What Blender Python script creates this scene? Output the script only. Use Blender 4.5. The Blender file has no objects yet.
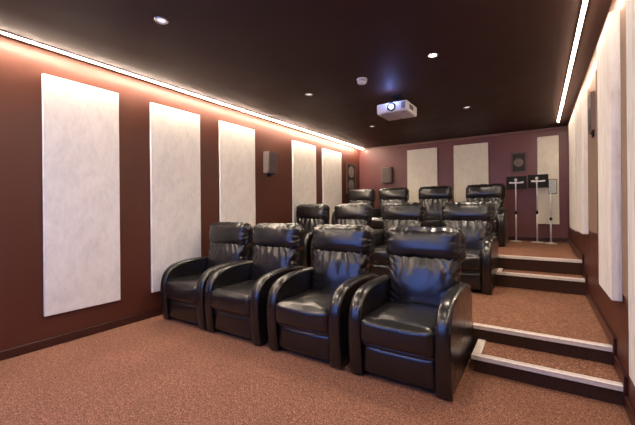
import bpy, bmesh, math, random
from mathutils import Vector, Matrix, noise

random.seed(4)
scene = bpy.context.scene
COL = scene.collection
PI = math.pi

# ------------------------------------------------------------------ helpers
def link(o, parent=None):
    COL.objects.link(o)
    if parent is not None:
        o.parent = parent
    return o

def tag(o, label, cat, group=None, kind=None):
    o['label'] = label
    o['category'] = cat
    if group: o['group'] = group
    if kind: o['kind'] = kind
    return o

def empty(name, loc, label, cat, group=None, rz=0.0):
    o = bpy.data.objects.new(name, None)
    o.empty_display_size = 0.1
    o.location = loc
    o.rotation_euler = (0, 0, rz)
    link(o)
    return tag(o, label, cat, group)

def finish(name, bm, mat, parent=None, smooth=False, recalc=True):
    if recalc:
        bmesh.ops.recalc_face_normals(bm, faces=bm.faces)
    me = bpy.data.meshes.new(name)
    if smooth:
        for f in bm.faces: f.smooth = True
    bm.to_mesh(me); bm.free()
    mats = mat if isinstance(mat, (list, tuple)) else [mat]
    for m in mats: me.materials.append(m)
    return link(bpy.data.objects.new(name, me), parent)

def structure(name, bm, mat, parent=None, smooth=False):
    o = finish(name, bm, mat, parent, smooth)
    o['kind'] = 'structure'
    return o

def add_box(bm, x0, x1, y0, y1, z0, z1, mi=0, bevel=0.0, seg=2):
    ret = bmesh.ops.create_cube(bm, size=1.0)
    vs = ret['verts']
    for v in vs:
        v.co = Vector(((x0 + x1) / 2 + v.co.x * (x1 - x0), (y0 + y1) / 2 + v.co.y * (y1 - y0), (z0 + z1) / 2 + v.co.z * (z1 - z0)))
    fs = {f for v in vs for f in v.link_faces}
    for f in fs: f.material_index = mi
    if bevel > 0:
        es = list({e for v in vs for e in v.link_edges})
        r = bmesh.ops.bevel(bm, geom=es, offset=bevel, segments=seg, profile=0.5, affect='EDGES', clamp_overlap=True)
        for f in r['faces']: f.material_index = mi
    return bm

def box(x0, x1, y0, y1, z0, z1, bevel=0.0, seg=2):
    return add_box(bmesh.new(), x0, x1, y0, y1, z0, z1, 0, bevel, seg)

def add_cyl(bm, p0, p1, r0, r1=None, n=24, mi=0, caps=True):
    p0 = Vector(p0); p1 = Vector(p1)
    if r1 is None: r1 = r0
    ax = (p1 - p0).normalized()
    a = ax.orthogonal().normalized(); b = ax.cross(a)
    A = []; B = []
    for i in range(n):
        t = 2 * PI * i / n
        d = a * math.cos(t) + b * math.sin(t)
        A.append(bm.verts.new(p0 + d * r0)); B.append(bm.verts.new(p1 + d * r1))
    for i in range(n):
        f = bm.faces.new((A[i], A[(i + 1) % n], B[(i + 1) % n], B[i])); f.material_index = mi; f.smooth = True
    if caps:
        f = bm.faces.new(A[::-1]); f.material_index = mi
        f = bm.faces.new(B); f.material_index = mi
    return bm

def lathe(bm, prof, cx=0, cy=0, n=32, axis='z', mi=0):
    """revolve (radius, height) pairs round an axis"""
    rings = []
    for r, h in prof:
        ring = []
        for i in range(n):
            t = 2 * PI * i / n
            if axis == 'z':
                ring.append(bm.verts.new((cx + r * math.cos(t), cy + r * math.sin(t), h)))
            else:
                ring.append(bm.verts.new((cx + r * math.cos(t), h, cy + r * math.sin(t))))
        rings.append(ring)
    for a, b in zip(rings, rings[1:]):
        for i in range(n):
            f = bm.faces.new((a[i], a[(i + 1) % n], b[(i + 1) % n], b[i])); f.smooth = True; f.material_index = mi
    f = bm.faces.new(rings[0][::-1]); f.material_index = mi
    f = bm.faces.new(rings[-1]); f.material_index = mi
    return bm

def rbox(c, h, r, n=12, fn=None, rot=0.0, piv=None):
    """softly rounded, finely divided box; fn(p, q) moves a point, q is the point in -1..1"""
    bm = bmesh.new()
    bmesh.ops.create_cube(bm, size=2.0)
    bmesh.ops.subdivide_edges(bm, edges=list(bm.edges), cuts=n, use_grid_fill=True)
    c = Vector(c); h = Vector(h)
    R = Matrix.Rotation(rot, 3, 'X')
    for v in bm.verts:
        q = v.co.copy()
        # move the divisions towards the edges so that the rounding is smooth
        q = Vector([math.copysign(abs(k) ** 0.8, k) for k in q])
        p = Vector((q.x * h.x, q.y * h.y, q.z * h.z))
        inner = Vector([max(-(h[i] - r), min(h[i] - r, p[i])) for i in range(3)])
        d = p - inner
        if d.length > 1e-9:
            p = inner + d.normalized() * min(r, max(r, 0.0))
        if fn: p = fn(p, q)
        v.co = R @ p + c
    return bm

def slab(outline, x0, x1, r, seg=4):
    """prism of a (y, z) outline across x with rounded edges"""
    n = len(outline)
    P = [Vector(p) for p in outline]
    area = sum(P[i].x * P[(i + 1) % n].y - P[(i + 1) % n].x * P[i].y for i in range(n))
    if area < 0: P.reverse()
    N = []
    for i in range(n):
        a = (P[i] - P[i - 1]).normalized(); b = (P[(i + 1) % n] - P[i]).normalized()
        na = Vector((-a.y, a.x)); nb = Vector((-b.y, b.x))
        m = (na + nb)
        m = m / max(0.5, m.length_squared / 2) if m.length > 1e-6 else na
        N.append(m)
    bm = bmesh.new()
    rings = []
    for k in range(seg + 1):
        a = PI / 2 * k / seg
        rings.append((x0 + r * (1 - math.sin(a)) if False else x0 + r * (1 - math.cos(PI / 2 - a)) * 0 + r * (1 - math.cos(a)) , r * (1 - math.sin(a))))
    R2 = [(x1 - (x - x0), ins) for x, ins in reversed(rings)]
    allr = rings + R2
    V = [[bm.verts.new((x, P[i].x + N[i].x * ins, P[i].y + N[i].y * ins)) for i in range(n)] for x, ins in allr]
    for a, b in zip(V, V[1:]):
        for i in range(n):
            bm.faces.new((a[i], a[(i + 1) % n], b[(i + 1) % n], b[i]))
    bm.faces.new(V[0]); bm.faces.new(V[-1][::-1])
    return bm

def band(path, x0, x1, t, seg=6, lift=0.0):
    """padded strip that follows a (y, z) path; x0..x1 wide, bulging by t"""
    bm = bmesh.new()
    P = [Vector(p) for p in path]
    n = len(P)
    V = []
    for i in range(n):
        a = P[max(0, i - 1)]; b = P[min(n - 1, i + 1)]
        tg = (b - a).normalized(); nr = Vector((-tg.y, tg.x))
        if nr.dot(P[i] - Vector((0.45, 0.3))) < 0: nr = -nr
        ends = min(1.0, min(i, n - 1 - i) / 3.0) ** 0.5
        row = []
        for k in range(seg + 1):
            s = -1 + 2 * k / seg
            hgt = (t * (1 - abs(s) ** 3.0) + lift) * max(0.15, ends)
            q = P[i] + nr * hgt
            row.append(bm.verts.new(((x0 + x1) / 2 + s * (x1 - x0) / 2, q.x, q.y)))
        for k in (1, 0):
            q = P[i] - nr * 0.012
            row.append(bm.verts.new((x1 if k else x0, q.x, q.y)))
        V.append(row)
    m = len(V[0])
    for a, b in zip(V, V[1:]):
        for k in range(m):
            bm.faces.new((a[k], a[(k + 1) % m], b[(k + 1) % m], b[k]))
    bm.faces.new(V[0][::-1]); bm.faces.new(V[-1])
    return bm

def catmull(pts, per=5):
    out = []
    n = len(pts)
    for i in range(n - 1):
        p0 = pts[max(0, i - 1)]; p1 = pts[i]; p2 = pts[i + 1]; p3 = pts[min(n - 1, i + 2)]
        for k in range(per):
            t = k / per
            out.append(tuple(0.5 * (2 * p1[j] + (p2[j] - p0[j]) * t + (2 * p0[j] - 5 * p1[j] + 4 * p2[j] - p3[j]) * t * t + (3 * p1[j] - p0[j] - 3 * p2[j] + p3[j]) * t ** 3) for j in range(2)))
    out.append(pts[-1])
    return out

def dup(root, loc, label=None, group=None, rz=0.0):
    r = root.copy(); COL.objects.link(r)
    r.location = loc; r.rotation_euler = (0, 0, rz)
    if label: r['label'] = label
    if group: r['group'] = group
    for ch in list(root.children):
        c = ch.copy(); COL.objects.link(c); c.parent = r
        for g in list(ch.children):
            d = g.copy(); COL.objects.link(d); d.parent = c
    return r

# ------------------------------------------------------------------ materials
class NT:
    def __init__(s, name):
        s.m = bpy.data.materials.new(name); s.m.use_nodes = True
        s.t = s.m.node_tree; s.n = s.t.nodes
        s.b = s.n['Principled BSDF']
        s.tc = s.n.new('ShaderNodeTexCoord')
    def l(s, a, b): s.t.links.new(a, b)
    def vec(s, scale=(1, 1, 1)):
        mp = s.n.new('ShaderNodeMapping'); mp.inputs['Scale'].default_value = scale
        s.l(s.tc.outputs['Object'], mp.inputs['Vector']); return mp.outputs[0]
    def noise(s, scale, detail=4, rough=0.55, dist=0.0, vec=None):
        t = s.n.new('ShaderNodeTexNoise')
        t.inputs['Scale'].default_value = scale; t.inputs['Detail'].default_value = detail
        t.inputs['Roughness'].default_value = rough; t.inputs['Distortion'].default_value = dist
        s.l(vec if vec is not None else s.tc.outputs['Object'], t.inputs['Vector']); return t.outputs['Fac']
    def ramp(s, fac, stops):
        r = s.n.new('ShaderNodeValToRGB'); e = r.color_ramp.elements
        while len(e) < len(stops): e.new(0.5)
        for el, (p, c) in zip(e, stops):
            el.position = p; el.color = (c[0], c[1], c[2], 1)
        s.l(fac, r.inputs['Fac']); return r.outputs['Color']
    def maprange(s, fac, a, b, c, d):
        r = s.n.new('ShaderNodeMapRange')
        for i, v in zip((1, 2, 3, 4), (a, b, c, d)): r.inputs[i].default_value = v
        s.l(fac, r.inputs[0]); return r.outputs[0]
    def mix(s, fac, a, b, mode='MIX'):
        m = s.n.new('ShaderNodeMix'); m.data_type = 'RGBA'; m.blend_type = mode
        if isinstance(fac, float): m.inputs[0].default_value = fac
        else: s.l(fac, m.inputs[0])
        for k, v in ((6, a), (7, b)):
            if isinstance(v, tuple): m.inputs[k].default_value = (*v, 1)
            else: s.l(v, m.inputs[k])
        return m.outputs[2]
    def bump(s, h, strength, dist=0.01, normal=None):
        b = s.n.new('ShaderNodeBump'); b.inputs['Strength'].default_value = strength; b.inputs['Distance'].default_value = dist
        s.l(h, b.inputs['Height'])
        if normal is not None: s.l(normal, b.inputs['Normal'])
        return b.outputs[0]
    def set(s, **k):
        for a, v in k.items():
            i = s.b.inputs[a.replace('_', ' ')]
            if hasattr(v, 'is_output') or isinstance(v, bpy.types.NodeSocket): s.l(v, i)
            elif isinstance(v, tuple): i.default_value = (*v, 1)
            else: i.default_value = v
        return s
def plain(name, col, rough=0.5, metal=0.0, var=0.12, scale=30.0, spec=0.5):
    t = NT(name); f = t.noise(scale)
    c = t.ramp(f, [(0.3, tuple(k * (1 - var) for k in col)), (0.7, tuple(min(1, k * (1 + var)) for k in col))])
    t.set(Base_Color=c, Roughness=rough, Metallic=metal)
    t.b.inputs['Specular IOR Level'].default_value = spec
    return t.m
def glow(name, col, strength):
    t = NT(name)
    t.set(Base_Color=(0.8, 0.8, 0.8), Emission_Color=col, Emission_Strength=strength)
    return t.m

def wall_paint(name, col, rough=0.42):
    t = NT(name)
    f = t.noise(2.2, 5, 0.6); g = t.noise(90, 3)
    c = t.ramp(f, [(0.3, tuple(k * 0.88 for k in col)), (0.7, tuple(k * 1.1 for k in col))])
    t.set(Base_Color=c, Roughness=t.maprange(f, 0.3, 0.7, rough - 0.05, rough + 0.08), Normal=t.bump(g, 0.08, 0.004))
    return t.m

LED_STRENGTH = 210.0
M = {}
M['wall'] = wall_paint('brown_wall_paint', (0.090, 0.022, 0.010), 0.46)
M['wall'].node_tree.nodes['Principled BSDF'].inputs['Specular IOR Level'].default_value = 0.5
M['wall_back'] = wall_paint('plum_wall_paint', (0.150, 0.048, 0.045))
M['ceil'] = wall_paint('dark_brown_ceiling', (0.050, 0.021, 0.015), 0.62)
M['ceil'].node_tree.nodes['Principled BSDF'].inputs['Specular IOR Level'].default_value = 0.25
M['skirt'] = plain('stained_skirting', (0.050, 0.014, 0.010), 0.28, 0, 0.2, 8)

t = NT('speckled_carpet')
f1 = t.noise(120, 4, 0.75); f2 = t.noise(38, 5, 0.7); f3 = t.noise(3.0, 3, 0.5)
c1 = t.ramp(f1, [(0.36, (0.075, 0.031, 0.019)), (0.5, (0.205, 0.092, 0.056)), (0.62, (0.43, 0.222, 0.146))])
c2 = t.ramp(f2, [(0.35, (0.68, 0.66, 0.66)), (0.65, (1.25, 1.25, 1.25))])
c3 = t.ramp(f3, [(0.3, (0.9, 0.9, 0.9)), (0.7, (1.06, 1.06, 1.06))])
cc = t.mix(1.0, t.mix(1.0, c1, c2, 'MULTIPLY'), c3, 'MULTIPLY')
t.set(Base_Color=cc, Roughness=0.95, Normal=t.bump(f1, 0.5, 0.006))
t.b.inputs['Specular IOR Level'].default_value = 0.15
M['carpet'] = t.m

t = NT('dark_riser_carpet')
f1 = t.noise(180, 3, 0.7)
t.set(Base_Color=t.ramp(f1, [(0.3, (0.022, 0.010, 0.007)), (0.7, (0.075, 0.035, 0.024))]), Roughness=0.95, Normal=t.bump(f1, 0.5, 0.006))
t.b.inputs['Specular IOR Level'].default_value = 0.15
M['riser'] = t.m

def panel_mat(name, base, streak):
    t = NT(name)
    a = t.noise(3.2, 6, 0.62, 2.2, t.vec((1, 1, 0.6)))
    b = t.noise(26, 4, 0.6, 0.4, t.vec((1, 1, 0.12 if streak else 0.5)))
    g = t.noise(260, 2)
    ca = t.ramp(a, [(0.32, tuple(k * 0.91 for k in base)), (0.5, base), (0.7, tuple(min(0.95, k * 1.05) for k in base))])
    cb = t.ramp(b, [(0.35, (0.86, 0.84, 0.82) if streak else (0.94, 0.935, 0.93)), (0.55, (1, 1, 1)), (0.8, (1.03, 1.03, 1.03))])
    t.set(Base_Color=t.mix(1.0, ca, cb, 'MULTIPLY'), Roughness=0.85, Normal=t.bump(g, 0.15, 0.003))
    t.b.inputs['Specular IOR Level'].default_value = 0.2
    return t.m
M['panel'] = panel_mat('pale_plush_panel_fabric', (0.80, 0.76, 0.69), False)
M['panel_back'] = panel_mat('cream_panel_fabric', (0.80, 0.74, 0.62), False)
M['panel_right'] = panel_mat('streaked_panel_fabric', (0.76, 0.72, 0.67), True)
M['tan'] = plain('tan_board', (0.26, 0.165, 0.11), 0.6)

t = NT('black_leather')
gr = t.n.new('ShaderNodeTexVoronoi'); gr.inputs['Scale'].default_value = 260
t.l(t.tc.outputs['Object'], gr.inputs['Vector'])
wr = t.noise(16, 5, 0.6, 0.8)
wr2 = t.noise(5, 4, 0.6)
n1 = t.bump(gr.outputs['Distance'], 0.08, 0.002)
n2 = t.bump(wr, 0.18, 0.012, n1)
t.set(Base_Color=t.ramp(wr2, [(0.3, (0.005, 0.004, 0.004)), (0.7, (0.010, 0.008, 0.008))]), Roughness=t.maprange(wr, 0.3, 0.7, 0.27, 0.40), Normal=n2)
t.b.inputs['Specular IOR Level'].default_value = 0.25
t.b.inputs['Coat Weight'].default_value = 0.55; t.b.inputs['Coat Roughness'].default_value = 0.25; t.b.inputs['Coat IOR'].default_value = 1.7
M['leather'] = t.m
M['black_plastic'] = plain('black_plastic', (0.010, 0.010, 0.010), 0.6, spec=0.2)
M['black_cloth'] = plain('black_speaker_cloth', (0.030, 0.024, 0.022), 0.85)
M['grey_cloth'] = plain('grey_speaker_cloth', (0.13, 0.10, 0.085), 0.8, 0, 0.2, 200)
M['speaker_frame'] = plain('brown_speaker_frame', (0.085, 0.045, 0.035), 0.5)
M['grey_plastic'] = plain('taupe_plastic', (0.17, 0.13, 0.11), 0.5)
M['white_plastic'] = plain('white_plastic', (0.72, 0.72, 0.74), 0.4, 0, 0.04)
M['grille'] = plain('grey_vent', (0.16, 0.16, 0.18), 0.5)
M['chrome'] = plain('chrome', (0.75, 0.75, 0.76), 0.18, 1.0, 0.05)
M['silver'] = plain('satin_silver', (0.62, 0.60, 0.58), 0.38, 0.35, 0.05)
M['alu'] = plain('pale_stair_nosing', (0.74, 0.66, 0.60), 0.4, 0.0, 0.10, 40)
M['sign_paper'] = plain('grey_sign_paper', (0.42, 0.44, 0.42), 0.5, 0, 0.15, 40)
M['dark_glass'] = plain('dark_lens_ring', (0.02, 0.02, 0.03), 0.15)
M['led'] = glow('led_diffuser', (1.0, 0.82, 0.63), LED_STRENGTH)
M['led_right'] = glow('led_diffuser_right', (1.0, 0.82, 0.63), LED_STRENGTH * 0.6)
M['led_added'] = glow('led_diffuser_added', (1.0, 0.82, 0.63), LED_STRENGTH * 0.55)
M['led_profile'] = plain('led_profile_metal', (0.20, 0.13, 0.10), 0.5)
M['lamp_dim'] = glow('recessed_lamp_diffuser', (0.95, 0.9, 0.9), 0.8)
M['lamp_lit'] = glow('bright_lamp_diffuser', (1.0, 0.86, 0.66), 40.0)
M['lens'] = glow('projector_lens_light', (0.62, 0.78, 1.0), 4.0)
M['screen'] = glow('lit_screen', (0.02, 0.20, 0.90), 3.6)
M['trim'] = plain('cornice_strip', (0.20, 0.10, 0.08), 0.5)

# ------------------------------------------------------------------ room shell
XL, XR, YF, YB, H = -3.62, 0.43, -0.45, 7.41, 2.60
Z1, Z2, Z3, Z4 = 0.113, 0.226, 0.392, 0.558
Y1, Y2, Y3, Y4 = 2.69, 3.03, 4.66, 4.96
XS = -0.41
structure('floor', box(XL - .1, XR + .1, YF - .1, YB + .1, -0.1, 0.0), M['carpet'])
structure('ceiling', box(XL - .1, XR + .1, YF - .1, YB + .1, H, H + 0.1), M['ceil'])
structure('wall_left', box(XL - .1, XL, YF - .1, YB + .1, 0, H), M['wall'])
structure('wall_right', box(XR, XR + .1, YF - .1, YB + .1, 0, H), M['wall'])
structure('wall_back', box(XL, XR, YB, YB + .1, 0, H), M['wall_back'])
structure('wall_front', box(XL, XR, YF - .1, YF, 0, H), M['wall'])

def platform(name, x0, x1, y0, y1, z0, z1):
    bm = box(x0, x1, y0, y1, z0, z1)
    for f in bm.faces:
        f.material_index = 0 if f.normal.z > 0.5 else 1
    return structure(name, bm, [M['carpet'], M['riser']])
def nosing(parent, x0, x1, y, z, ret=None):
    """pale edge strip with a ribbed top, a front lip and, where ret is given, a return along the left side"""
    bm = bmesh.new()
    add_box(bm, x0, x1, y - 0.012, y + 0.045, z - 0.004, z + 0.008, bevel=0.003)
    add_box(bm, x0, x1, y - 0.012, y + 0.004, z - 0.024, z + 0.004, bevel=0.003)
    for k in range(3):
        add_box(bm, x0, x1, y + 0.006 + k * 0.012, y + 0.011 + k * 0.012, z + 0.006, z + 0.0105)
    if ret:
        add_box(bm, x0 - 0.012, x0 + 0.045, y - 0.012, y + ret, z - 0.004, z + 0.009, bevel=0.003)
        add_box(bm, x0 - 0.012, x0 + 0.004, y - 0.012, y + ret, z - 0.024, z + 0.004, bevel=0.003)
    finish('nosing', bm, M['alu'], parent)
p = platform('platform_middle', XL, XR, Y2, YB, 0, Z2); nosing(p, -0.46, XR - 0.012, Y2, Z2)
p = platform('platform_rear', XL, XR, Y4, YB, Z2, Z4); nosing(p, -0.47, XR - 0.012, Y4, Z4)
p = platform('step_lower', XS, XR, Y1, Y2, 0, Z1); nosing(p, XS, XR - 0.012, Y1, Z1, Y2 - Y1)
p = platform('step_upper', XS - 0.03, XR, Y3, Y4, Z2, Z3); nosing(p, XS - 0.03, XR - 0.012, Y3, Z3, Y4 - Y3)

# skirting: one run per level, with a slim bevelled top
def skirt(bm, x0, x1, y0, y1, z):
    add_box(bm, x0, x1, y0, y1, z, z + 0.078, bevel=0.008)
bm = bmesh.new(); skirt(bm, XL, XL + .018, YF, Y2, 0); skirt(bm, XL, XL + .018, Y2, Y4, Z2); skirt(bm, XL, XL + .018, Y4, YB, Z4)
structure('baseboard_left', bm, M['skirt'])
bm = bmesh.new()
skirt(bm, XR - .018, XR, YF, Y1 + .02, 0); skirt(bm, XR - .018, XR, Y1, Y2 + .02, Z1)
skirt(bm, XR - .018, XR, Y2 + .02, Y3, Z2); skirt(bm, XR - .018, XR, Y3 - .02, Y4, Z3); skirt(bm, XR - .018, XR, Y4 - .02, YB, Z4)
add_box(bm, XR - .019, XR, Y1 - .03, Y1 + .03, 0.0, Z1 + .078, bevel=.004)
add_box(bm, XR - .019, XR, Y2 - .03, Y2 + .03, Z1, Z2 + .078, bevel=.004)
add_box(bm, XR - .019, XR, Y3 - .03, Y3 + .03, Z2, Z3 + .078, bevel=.004)
add_box(bm, XR - .019, XR, Y4 - .03, Y4 + .03, Z3, Z4 + .078, bevel=.004)
structure('baseboard_right', bm, M['skirt'])
bm = bmesh.new(); skirt(bm, XL + .018, XR - .018, YB - .018, YB, Z4)
structure('baseboard_back', bm, M['skirt'])
structure('trim_1', box(XL, XR, YB - .03, YB, H - .035, H, bevel=.004), M['trim'])

# ------------------------------------------------------------------ wall panels
def wall_panel(x0, x1, y0, y1, z0, z1, mat, label, group, backing=None):
    cx, cy, g = (x0 + x1) / 2, (y0 + y1) / 2, .0015
    e = empty('acoustic_panel', (cx, cy, z0), label, 'wall panel', group)
    a, b, h = (x1 - x0) / 2, (y1 - y0) / 2, z1 - z0
    # fabric face and, behind it, the slim rail it hangs from (a hair off the wall)
    if b < a and y1 >= YB: ins = (-a, a, -b, b - .008); rail = (-a + .05, a - .05, b - .008, b - g)
    elif x0 <= XL: ins = (-a + .008, a, -b, b); rail = (-a + g, -a + .008, -b + .05, b - .05)
    else: ins = (-a, a - .008, -b, b); rail = (a - .008, a - g, -b + .05, b - .05)
    finish('fabric_face', box(*ins, 0, h, bevel=.005, seg=2), mat, e)
    finish('hanging_rail', box(*rail, h - .25, h - .17), M['silver'], e)
    return e
GL = 'pale acoustic panels on the left wall'
for y0, y1, lab in [(1.165, 1.80, 'wide pale acoustic panel nearest the camera on the left brown wall'),
                    (2.14, 2.79, 'pale acoustic panel behind the front row recliner by the left wall'),
                    (3.11, 3.78, 'pale acoustic panel on left wall just before the small wall speaker'),
                    (4.726, 5.454, 'pale acoustic panel on left wall just beyond the small wall speaker'),
                    (5.706, 6.46, 'pale acoustic panel farthest along left wall, before the dark speaker')]:
    wall_panel(XL, XL + .04, y0, y1, 0.277, 2.385, M['panel'], lab, GL)
GB = 'cream acoustic panels on the back wall'
for x0, x1, lab in [(-2.434, -1.79, 'cream acoustic panel on back wall, nearest the left corner'),
                    (-1.461, -0.824, 'cream acoustic panel on back wall, the middle one of three'),
                    (-0.02, 0.30, 'narrow cream acoustic panel on back wall behind the chrome stands')]:
    wall_panel(x0, x1, YB - .04, YB, 0.87, 2.45, M['panel_back'], lab, GB)
GR = 'streaked acoustic panels on the right wall'
for y0, y1, z0, lab in [(1.60, 2.27, 0.345, 'streaked pale panel at the right edge of the photo, nearest the camera'),
                        (2.74, 3.27, 0.612, 'tall streaked pale panel on right wall above the lower steps'),
                        (4.40, 5.06, 0.905, 'streaked pale panel on right wall above the upper steps'),
                        (5.20, 6.15, 0.885, 'streaked pale panel on right wall farthest from the camera')]:
    wall_panel(XR - .06, XR, y0, y1, z0, 2.39, M['panel_right'], lab, GR)
for y0, y1, z0, z1, lab in [(3.78, 4.385, 0.95, 2.36, 'slim tan board on right wall behind the dark wall speaker'),
                            (2.30, 2.725, 0.66, 2.39, 'slim tan board on right wall between the two nearest pale panels')]:
    tag(finish('wall_board', box(XR - .012, XR - .0015, y0, y1, z0, z1, bevel=.003), M['tan']), lab, 'wall board', 'tan boards between the right wall panels')

# ------------------------------------------------------------------ speakers
def surround_speaker(x, y, z, s, label, k=1.0):
    """small wedge speaker; s = +1 faces +x"""
    e = empty('wall_speaker', (x, y, z), label, 'speaker', 'small surround speakers on the side walls')
    def prism(y0, y1, z0, z1, d0, d1, dx):
        bm = bmesh.new()
        vs = []
        for zz, d in ((z0, d0), (z1, d1)):
            for yy, xx in ((y0, 0), (y1, 0), (y1 - .02, d), (y0 + .02, d)):
                vs.append(bm.verts.new((s * (xx + dx) * k, yy, zz)))
        for q in ((0, 1, 2, 3), (7, 6, 5, 4), (0, 4, 5, 1), (1, 5, 6, 2), (2, 6, 7, 3), (3, 7, 4, 0)):
            bm.faces.new([vs[i] for i in q])
        bmesh.ops.recalc_face_normals(bm, faces=bm.faces)
        bmesh.ops.bevel(bm, geom=list(bm.edges), offset=.008 if k == 1 else .003, segments=3, profile=.5, affect='EDGES')
        return bm
    finish('cabinet', prism(-.125, .125, -.17, .17, .085, .115, 0), M['grey_plastic'] if k == 1 else M['speaker_frame'], e)
    finish('grille', prism(-.105, .105, -.14, .155, .012, .012, .092), M['grey_cloth'] if k == 1 else M['black_cloth'], e)
    finish('bracket', box(min(0, s * .05 * k), max(0, s * .05 * k), -.03, .03, -.215, -.165, bevel=.006), M['black_plastic'], e)
    return e
surround_speaker(XL, 4.12, 1.92, 1, 'small taupe wedge speaker on left wall between two pale panels')
surround_speaker(XR - .012, 3.92, 2.03, -1, 'small dark speaker seen edge on against the right wall', 0.3)

def flat_speaker(cx, cz, w, h, label, wall, inset=0.12, cones=1):
    """flush wall speaker, its frame, cloth and cones; wall: 'back' or 'left'"""
    loc = (cx, YB, cz) if wall == 'back' else (XL, cx, cz)
    e = empty('flush_speaker', loc, label, 'speaker', None, 0 if wall == 'back' else PI / 2)
    bm = bmesh.new()
    fr = 0.028
    for a in ((-w/2, w/2, h/2 - fr, h/2), (-w/2, w/2, -h/2, -h/2 + fr), (-w/2, -w/2 + fr, -h/2 + fr, h/2 - fr), (w/2 - fr, w/2, -h/2 + fr, h/2 - fr)):
        add_box(bm, a[0], a[1], -.03, -.001, a[2], a[3], bevel=.004)
    finish('frame', bm, M['speaker_frame'], e)
    finish('grille', box(-w/2 + fr, w/2 - fr, -.018, -.001, -h/2 + fr, h/2 - fr), M['black_cloth'], e)
    r = min(w / 2 - fr, (h / 2 - fr) / cones) * 0.82
    for k in range(cones):
        z = 0 if cones == 1 else (k - (cones - 1) / 2) * (h - 2 * fr) / cones
        bm = bmesh.new()
        lathe(bm, [(r, -.017), (r, -.026), (r * .88, -.026), (r * .8, -.02), (r * .35, -.019), (r * .3, -.027), (r * .1, -.030)], 0, z, 28, 'y')
        finish('cone', bm, M['grey_plastic'], e)
    return e
flat_speaker(6.95, 1.86, 0.44, 0.68, 'tall dark flush speaker with two cones on left wall by the back corner', 'left', cones=2)
flat_speaker(-0.315, 2.015, 0.25, 0.38, 'dark square flush speaker with one cone on plum back wall above the stands', 'back')
e = empty('box_speaker', (-2.90, YB, 1.93), 'small grey box speaker on back wall left of the cream panels', 'speaker')
finish('cabinet', box(-.12, .12, -.11, -.012, -.18, .18, bevel=.012, seg=3), M['grey_plastic'], e)
finish('wall_mount', box(-.05, .05, -.0125, -.0015, -.08, .08), M['black_plastic'], e)
finish('grille', box(-.10, .10, -.118, -.108, -.16, .16, bevel=.004), M['grey_cloth'], e)

# ------------------------------------------------------------------ LED strips
def led(x, y0, y1, label, mat='led'):
    e = empty('led_strip', (x, (y0 + y1) / 2, H), label, 'strip light', 'warm white strip lights along the ceiling edges')
    d = (y1 - y0) / 2
    bm = bmesh.new()
    add_box(bm, -.016, -.011, -d, d, -.011, -.0005); add_box(bm, .011, .016, -d, d, -.011, -.0005)
    finish('profile', bm, M['led_profile'], e)
    bm = bmesh.new()
    pr = [(-.0105, -.001), (-.0105, -.012), (-.008, -.017), (0, -.019), (.008, -.017), (.0105, -.012), (.0105, -.001)]
    A = [bm.verts.new((a, -d, b)) for a, b in pr]; B = [bm.verts.new((a, d, b)) for a, b in pr]
    for i in range(len(pr) - 1): bm.faces.new((A[i], A[i + 1], B[i + 1], B[i]))
    bm.faces.new((A[-1], A[0], B[0], B[-1])); bm.faces.new(A[::-1]); bm.faces.new(B)
    finish('diffuser', bm, M[mat], e)
    return e
led(-3.50, YF + .05, 7.36, 'warm white glowing strip light along ceiling edge above the left wall')
led(0.275, YF + .05, 6.88, 'warm white glowing strip light along ceiling edge beside the right wall', 'led_right')
o = led(0, -1.85, 1.85, 'added unseen warm white fill strip along ceiling edge above the projection screen', 'led_added')  # unseen strip, added for frontal light and warm highlights on the headrests
o.location = (-1.61, YF + .16, H); o.rotation_euler = (0, 0, PI / 2)

# ------------------------------------------------------------------ ceiling fittings
def downlight(x, y, lit, label, power):
    e = empty('downlight', (x, y, H), label, 'downlight', 'recessed downlights in the dark ceiling')
    bm = bmesh.new()
    lathe(bm, [(.050, -.0005), (.050, -.006), (.044, -.010), (.034, -.008), (.031, -.003), (.031, -.0008)], 0, 0, 32)
    finish('trim_ring', bm, M['chrome'], e)
    bm = bmesh.new()
    lathe(bm, [(.030, -.0012), (.030, -.004), (.02, -.0055), (.005, -.006)], 0, 0, 24)
    finish('lamp', bm, M['lamp_lit'] if lit else M['lamp_dim'], e)
    if power:
        ld = bpy.data.lights.new('downlight_beam', 'AREA'); ld.shape = 'DISK'; ld.size = 0.10
        ld.energy = power; ld.color = (1.0, 0.83, 0.66)
        try: ld.spread = math.radians(150)
        except Exception: pass
        lo = bpy.data.objects.new('downlight_beam', ld); lo.location = (x, y, H - .02)
        COL.objects.link(lo)
P0 = 12.0
downlight(-2.33, 1.48, False, 'small ring downlight in ceiling nearest the upper left of the photo', P0)
downlight(-2.36, 3.45, False, 'small dim downlight in ceiling above the left part of the front row', P0 * .6)
downlight(-2.40, 5.42, False, 'small dim downlight in ceiling left of and beyond the projector', P0 * .6)
downlight(-0.81, 3.21, True, 'brightly glowing downlight in ceiling right of the smoke detector', P0 * 1.4)
downlight(-0.84, 5.16, False, 'small dim downlight in ceiling right of and beyond the projector', P0 * .6)
for x, y in ((-0.82, 1.2),):
    downlight(x, y, False, 'recessed downlight in the ceiling over the open floor before the front row', P0 * 0.5)

e = empty('smoke_detector', (-1.606, 3.37, H), 'white round smoke detector on ceiling before the projector', 'smoke detector')
bm = bmesh.new(); lathe(bm, [(.056, -.0005), (.056, -.018), (.052, -.022)], 0, 0, 32); finish('base', bm, M['white_plastic'], e)
bm = bmesh.new(); lathe(bm, [(.040, -.0225), (.040, -.028)], 0, 0, 32); finish('vent_gap', bm, M['black_plastic'], e)
bm = bmesh.new(); lathe(bm, [(.050, -.0285), (.050, -.040), (.042, -.052), (.022, -.058), (.008, -.059)], 0, 0, 32); finish('sensor_dome', bm, M['white_plastic'], e)

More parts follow.
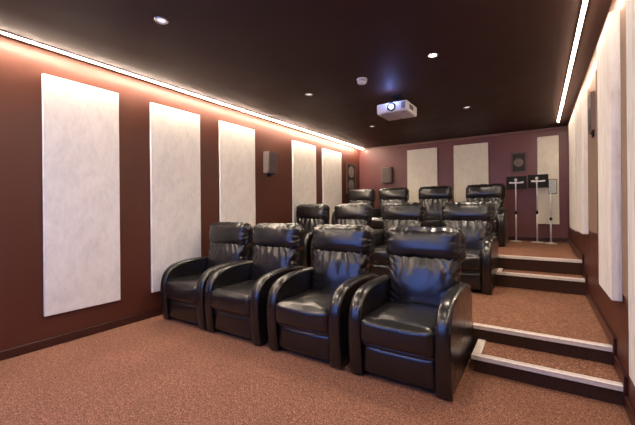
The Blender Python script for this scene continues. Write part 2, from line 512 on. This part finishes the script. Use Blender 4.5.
# projector, hung under the ceiling, lens towards the front
e = empty('projector', (-1.49, 4.13, 2.35), 'white projector hanging from ceiling with its lens lit blue', 'projector', None, 0.0)
bm = box(-.195, .195, -.185, .21, 0.0, .125, bevel=.022, seg=4); finish('body', bm, M['white_plastic'], e, True)
bm = bmesh.new()
lathe(bm, [(.052, -.186), (.052, -.192), (.046, -.198), (.040, -.192)], 0, .066, 32, 'y'); lr = finish('lens_ring', bm, M['dark_glass'], e)
bm = bmesh.new(); lathe(bm, [(.030, -.1925), (.030, -.200), (.018, -.205), (.005, -.206)], 0, .066, 24, 'y')
finish('lens', bm, M['lens'], e)
bm = bmesh.new()
for k in range(7): add_box(bm, .125 + k * .007, .129 + k * .007, -.1885, -.183, .03, .105)
finish('vent_grille', bm, M['grille'], e)
bm = bmesh.new()
for k in range(9): add_box(bm, .192, .1985, -.10 + k * .016, -.092 + k * .016, .035, .09)
finish('side_vent', bm, M['grille'], e)
bm = bmesh.new(); add_cyl(bm, (0, .05, .12), (0, .05, .24), .02); add_box(bm, -.07, .07, -.02, .12, .236, .2495, bevel=.003)
finish('ceiling_mount', bm, M['black_plastic'], e)
for x, y in ((-.14, -.14), (.14, -.14), (0, .16)):
    bm = bmesh.new(); add_cyl(bm, (x, y, -.010), (x, y, .003), .014, .012, 16)
    finish('foot', bm, M['grille'], e)
ld = bpy.data.lights.new('projector_beam', 'SPOT'); ld.energy = 60; ld.color = (0.28, 0.42, 1.0)
ld.spot_size = math.radians(36); ld.spot_blend = 0.6; ld.shadow_soft_size = 0.03
lo = bpy.data.objects.new('projector_beam', ld); lo.location = (-1.49, 4.13 - .215, 2.416)
lo.rotation_euler = (math.radians(90 - 11), 0, PI); COL.objects.link(lo)
ld = bpy.data.lights.new('projector_lens_spill', 'POINT'); ld.energy = 2.2; ld.color = (0.25, 0.34, 1.0); ld.shadow_soft_size = 0.025
lo = bpy.data.objects.new('projector_lens_spill', ld); lo.location = (-1.49, 4.13 - .235, 2.50); COL.objects.link(lo)

# cinema screen on the front wall, behind the viewpoint
e = empty('projection_screen', (-1.75, YF, 1.38), 'large blue lit projection screen on the front wall facing the recliners', 'screen')
finish('screen_surface', box(-1.40, 1.40, .012, .02, -.66, .70), M['screen'], e)
bm = bmesh.new()
for a in ((-1.48, 1.48, .70, .78), (-1.48, 1.48, -.74, -.66), (-1.48, -1.40, -.66, .70), (1.40, 1.48, -.66, .70)):
    add_box(bm, a[0], a[1], .001, .04, a[2], a[3], bevel=.006)
finish('screen_frame', bm, M['black_cloth'], e)

# ------------------------------------------------------------------ recliner
def ridge(x):
    return 1 - abs(2 * (x - math.floor(x)) - 1)
def nz(x, y, z=0.0): return noise.noise(Vector((x, y, z)))

def make_recliner(label, group):
    R = empty('recliner', (0, 0, 0), label, 'recliner chair', group)
    L = M['leather']
    # arms
    prof = [(.030, .012), (.016, .10), (.004, .22), (.0, .34), (.008, .43), (.036, .50), (.092, .555), (.17, .585), (.30, .602), (.46, .606), (.60, .600), (.72, .585)]
    front = catmull(prof, 4)
    outline = front + [(.79, .54), (.82, .45), (.83, .25), (.81, .012)]
    for s in (-1, 1):
        x0, x1 = (.256, .346) if s > 0 else (-.346, -.256)
        a = finish('arm', slab(outline, x0, x1, .022, 5), L, R, True)
        finish('arm_pad', band(front, x0 - .004, x1 + .004, .016, 8, .002), L, a, True)
    # plinth and feet
    finish('base', box(-.235, .235, .075, .78, .03, .20, bevel=.01), M['black_plastic'], R)
    for sx in (-1, 1):
        for y in (.12, .72):
            bm = bmesh.new(); add_cyl(bm, (sx * .27, y, 0), (sx * .27, y, .05), .022, .026, 16)
            finish('foot', bm, M['black_plastic'], R)
    # seat cushion: crowned, rolled front, puckered side seams
    def seat_fn(p, q):
        k = (1 - q.x ** 2) * (1 - q.y ** 2)
        if p.z > 0: p.z += .020 * max(0, k) ** .6 + .006 * nz(p.x * 9, p.y * 9, 3)
        if q.y < -.5: p.y -= .014 * (1 - q.x ** 2) * (1 - q.z ** 2) ** .5 if abs(q.z) < 1 else 0
        e = max(0.0, (abs(q.x) - .8) / .2)
        p.z += .007 * e * math.sin(p.y * 150 + 4 * nz(p.y * 20, p.x * 5)) * (1 if p.z > 0 else 0)
        p += Vector((nz(p.x * 7, p.z * 7, p.y * 7 + 5), nz(p.x * 8 + 9, p.z * 8, p.y * 8), 0)) * .004
        return p
    finish('seat', rbox((0, .270, .340), (.258, .290, .092), .045, 17, seat_fn), L, R, True)
    # footrest with a rolled upper lip
    def foot_fn(p, q):
        p.y -= .012 * (1 - q.x ** 2) * (1 - q.z ** 2) * (1 if q.y < 0 else 0)
        p.y += .004 * nz(p.x * 8, p.z * 10, 1)
        return p
    fr = finish('footrest', rbox((0, .085, .138), (.255, .06, .100), .028, 10, foot_fn), L, R, True)
    def lip_fn(p, q):
        p.z += .010 * abs(q.x) ** 3 + .003 * nz(p.x * 14, 0, 2); return p
    finish('piping', rbox((0, .058, .240), (.257, .045, .013), .011, 12, lip_fn), L, fr, True)
    # lower back cushion: gathered folds that fan out from the middle
    def back_fn(p, q):
        k = (1 - q.x ** 2) * (1 - q.z ** 2)
        if q.y < 0:
            p.y -= .042 * max(0, k) ** .7
            fan = p.x * (20 + 9 * q.z) + 1.6 * nz(p.x * 5, p.z * 7, 1) + .6 * nz(p.x * 20, p.z * 12, 4)
            w = max(0, .25 + .75 * q.z) * (1 - abs(q.x) ** 8) if q.z > -.33 else 0
            p.y -= .021 * w * (ridge(fan * .5) ** 1.6 - .4)
            w2 = max(0, abs(q.x) - .55) / .45
            p.y -= .016 * w2 * (ridge(p.z * 15 - abs(p.x) * 16 + 1.2 * nz(p.z * 6, p.x * 6)) - .5)
            p.y -= .010 * nz(p.x * 5 + 3, p.z * 5, 7)
        p.x *= 1 + .05 * q.z
        p.x += .008 * abs(q.x) * math.sin(p.z * 75 + 2 * nz(p.z * 9, 0)) * (1 if abs(q.x) > .9 else 0)
        return p
    finish('backrest', rbox((0, .630, .605), (.278, .070, .225), .05, 34, back_fn, -.22), L, R, True)
    # headrest roll: overhangs the back, pinched and ruffled at the ends
    def head_fn(p, q):
        e = max(0.0, (abs(q.x) - .72) / .28)
        ph = math.atan2(p.z, p.y)
        f = 1 - .18 * e ** 2 + e * .10 * math.sin(ph * 9 + 3 * nz(ph * 2, q.x * 2)) + .10 * e * nz(p.z * 40, p.y * 40, 2)
        p.y *= f; p.z *= f
        top = max(0.0, q.z)
        if q.y < 0.6:
            p.z += .010 * top * (ridge(p.x * 11 + 1.4 * nz(p.x * 7, 1)) ** 2 - .4) * (1 - e)
            p.y -= .013 * top ** 2 * (ridge(p.x * 13 + 1.1 * nz(p.x * 6, 4) + p.z * 3) - .5)
        if q.y < 0:
            p.y -= .046 * (1 - q.x ** 2) ** .7 * max(0, 1 - ((q.z + .15) / 1.15 if q.z > -.15 else (q.z + .15) / .85) ** 2)
            p.y -= .007 * nz(p.x * 5, p.z * 9, 8)
        p.z += .006 * nz(p.x * 4, p.y * 4, 6)
        return p
    finish('headrest', rbox((0, .690, .890), (.318, .088, .144), .064, 34, head_fn, -.05), L, R, True)
    # outer back shell
    finish('back_panel', rbox((0, .755, .56), (.262, .050, .33), .04, 8, None, -.16), L, R, True)
    return R

rows = [
    (2.15, 0.0, (-.80, -1.57, -2.365, -3.09), 'front row recliners', [
        'black leather recliner in front row beside the lower steps, nearest the camera',
        'black leather recliner in front row, second from the steps',
        'black leather recliner in front row, third from the steps',
        'black leather recliner at the far left of the front row by the left wall']),
    (4.10, Z2, (-.785, -1.64, -2.46, -3.224), 'middle row recliners', [
        'black leather recliner in middle row beside the upper steps',
        'black leather recliner in middle row, second from the upper steps',
        'black leather recliner in middle row, third from the upper steps',
        'black leather recliner at the far left of the middle row by the left wall']),
    (6.00, Z4, (-.80, -1.66, -2.50, -3.224), 'back row recliners', [
        'black leather recliner in back row beside the chrome stands',
        'black leather recliner in back row, second from the chrome stands',
        'black leather recliner in back row, third from the chrome stands',
        'black leather recliner at the far left of the back row below the two-cone speaker'])]
proto = None
for y, z, xs, grp, labs in rows:
    for x, lab in zip(xs, labs):
        if proto is None:
            proto = make_recliner(lab, grp); proto.location = (x, y, z)
        else:
            dup(proto, (x, y, z), lab, grp)

# ------------------------------------------------------------------ stands at the back
def stand_base(e, top):
    bm = bmesh.new(); lathe(bm, [(.095, 0.0), (.095, .006), (.085, .012), (.03, .018), (.014, .03)], 0, 0, 36); finish('base', bm, M['silver'], e)
    bm = bmesh.new(); add_cyl(bm, (0, 0, .02), (0, 0, top * .48), .013, n=16); add_cyl(bm, (0, 0, top * .48), (0, 0, top), .009, n=16); finish('pole', bm, M['silver'], e)
    bm = bmesh.new(); add_cyl(bm, (0, 0, top * .46), (0, 0, top * .52), .018, n=20); add_cyl(bm, (0, 0, top * .49), (.035, 0, top * .49), .006, n=10)
    finish('collar', bm, M['black_plastic'], e)
def music_stand(x, y, dz, hx0, hx1, label):
    top = 1.08 + dz
    e = empty('music_stand', (x, y, Z4), label, 'stand', 'chrome stands by the back wall')
    stand_base(e, top)
    z0, z1 = top - .125, top + .11
    d = finish('desk', box(hx0, hx1, .012, .03, z0, z1, bevel=.004), M['black_plastic'], e)
    bm = bmesh.new(); zc = top - .005
    add_box(bm, hx0 + .06, hx1 - .06, -.002, .012, zc - .016, zc + .010, bevel=.003)
    for s in (hx0 + .07, hx1 - .07): add_box(bm, s - .025, s + .025, -.004, .012, zc - .010, zc + .016, bevel=.004)
    lathe(bm, [(.024, .012), (.024, -.012), (.015, -.022)], 0, zc + .05, 20, 'y')
    add_box(bm, -.012, .012, -.004, .012, zc - .05, zc + .05, bevel=.003)
    finish('bracket', bm, M['silver'], d)
music_stand(-.35, 7.10, -.01, -.150, .168, 'chrome stand with black desk, nearer the back row recliner')
music_stand(-.03, 7.06, 0.0, -.130, .170, 'chrome stand with black desk, in front of the narrow cream panel')
e = empty('sign_stand', (.165, 6.95, Z4), 'slim chrome stand holding a small grey framed sign by the right wall', 'stand', 'chrome stands by the back wall')
stand_base(e, .86)
f = finish('sign_board', box(-.025, .085, .004, .014, .845, 1.085, bevel=.002), M['sign_paper'], e)
bm = bmesh.new()
for a in ((-.03, .09, 1.08, 1.09), (-.03, .09, .84, .85), (-.03, -.022, .85, 1.08), (.082, .09, .85, 1.08)):
    add_box(bm, a[0], a[1], -.002, .018, a[2], a[3])
finish('sign_frame', bm, M['black_plastic'], f)

# ------------------------------------------------------------------ world, camera, colour
w = bpy.data.worlds.new('room_air'); scene.world = w; w.use_nodes = True
w.node_tree.nodes['Background'].inputs[0].default_value = (0.02, 0.018, 0.016, 1)
cam = bpy.data.cameras.new('camera'); co = bpy.data.objects.new('camera', cam); COL.objects.link(co)
cam.sensor_width = 36.0; cam.lens = 339.58 / 635 * 36; cam.clip_start = 0.02
cam.shift_y = -4.715 / 635
th = math.radians(33.1186); ro = math.radians(0.5)
fw = Vector((-math.sin(th), math.cos(th), 0)); rt = Vector((math.cos(th), math.sin(th), 0)); up = Vector((0, 0, 1))
r2 = rt * math.cos(ro) - up * math.sin(ro); u2 = rt * math.sin(ro) + up * math.cos(ro)
mt = Matrix(((r2.x, u2.x, -fw.x, 0), (r2.y, u2.y, -fw.y, 0), (r2.z, u2.z, -fw.z, 1.2), (0, 0, 0, 1)))
co.matrix_world = mt
scene.camera = co
vs = scene.view_settings
vs.view_transform = 'Standard'; vs.look = 'None'; vs.gamma = 1.0; vs.exposure = 0.14; vs.use_curve_mapping = False
scene.cycles.use_denoising = True
scene.cycles.max_bounces = 8
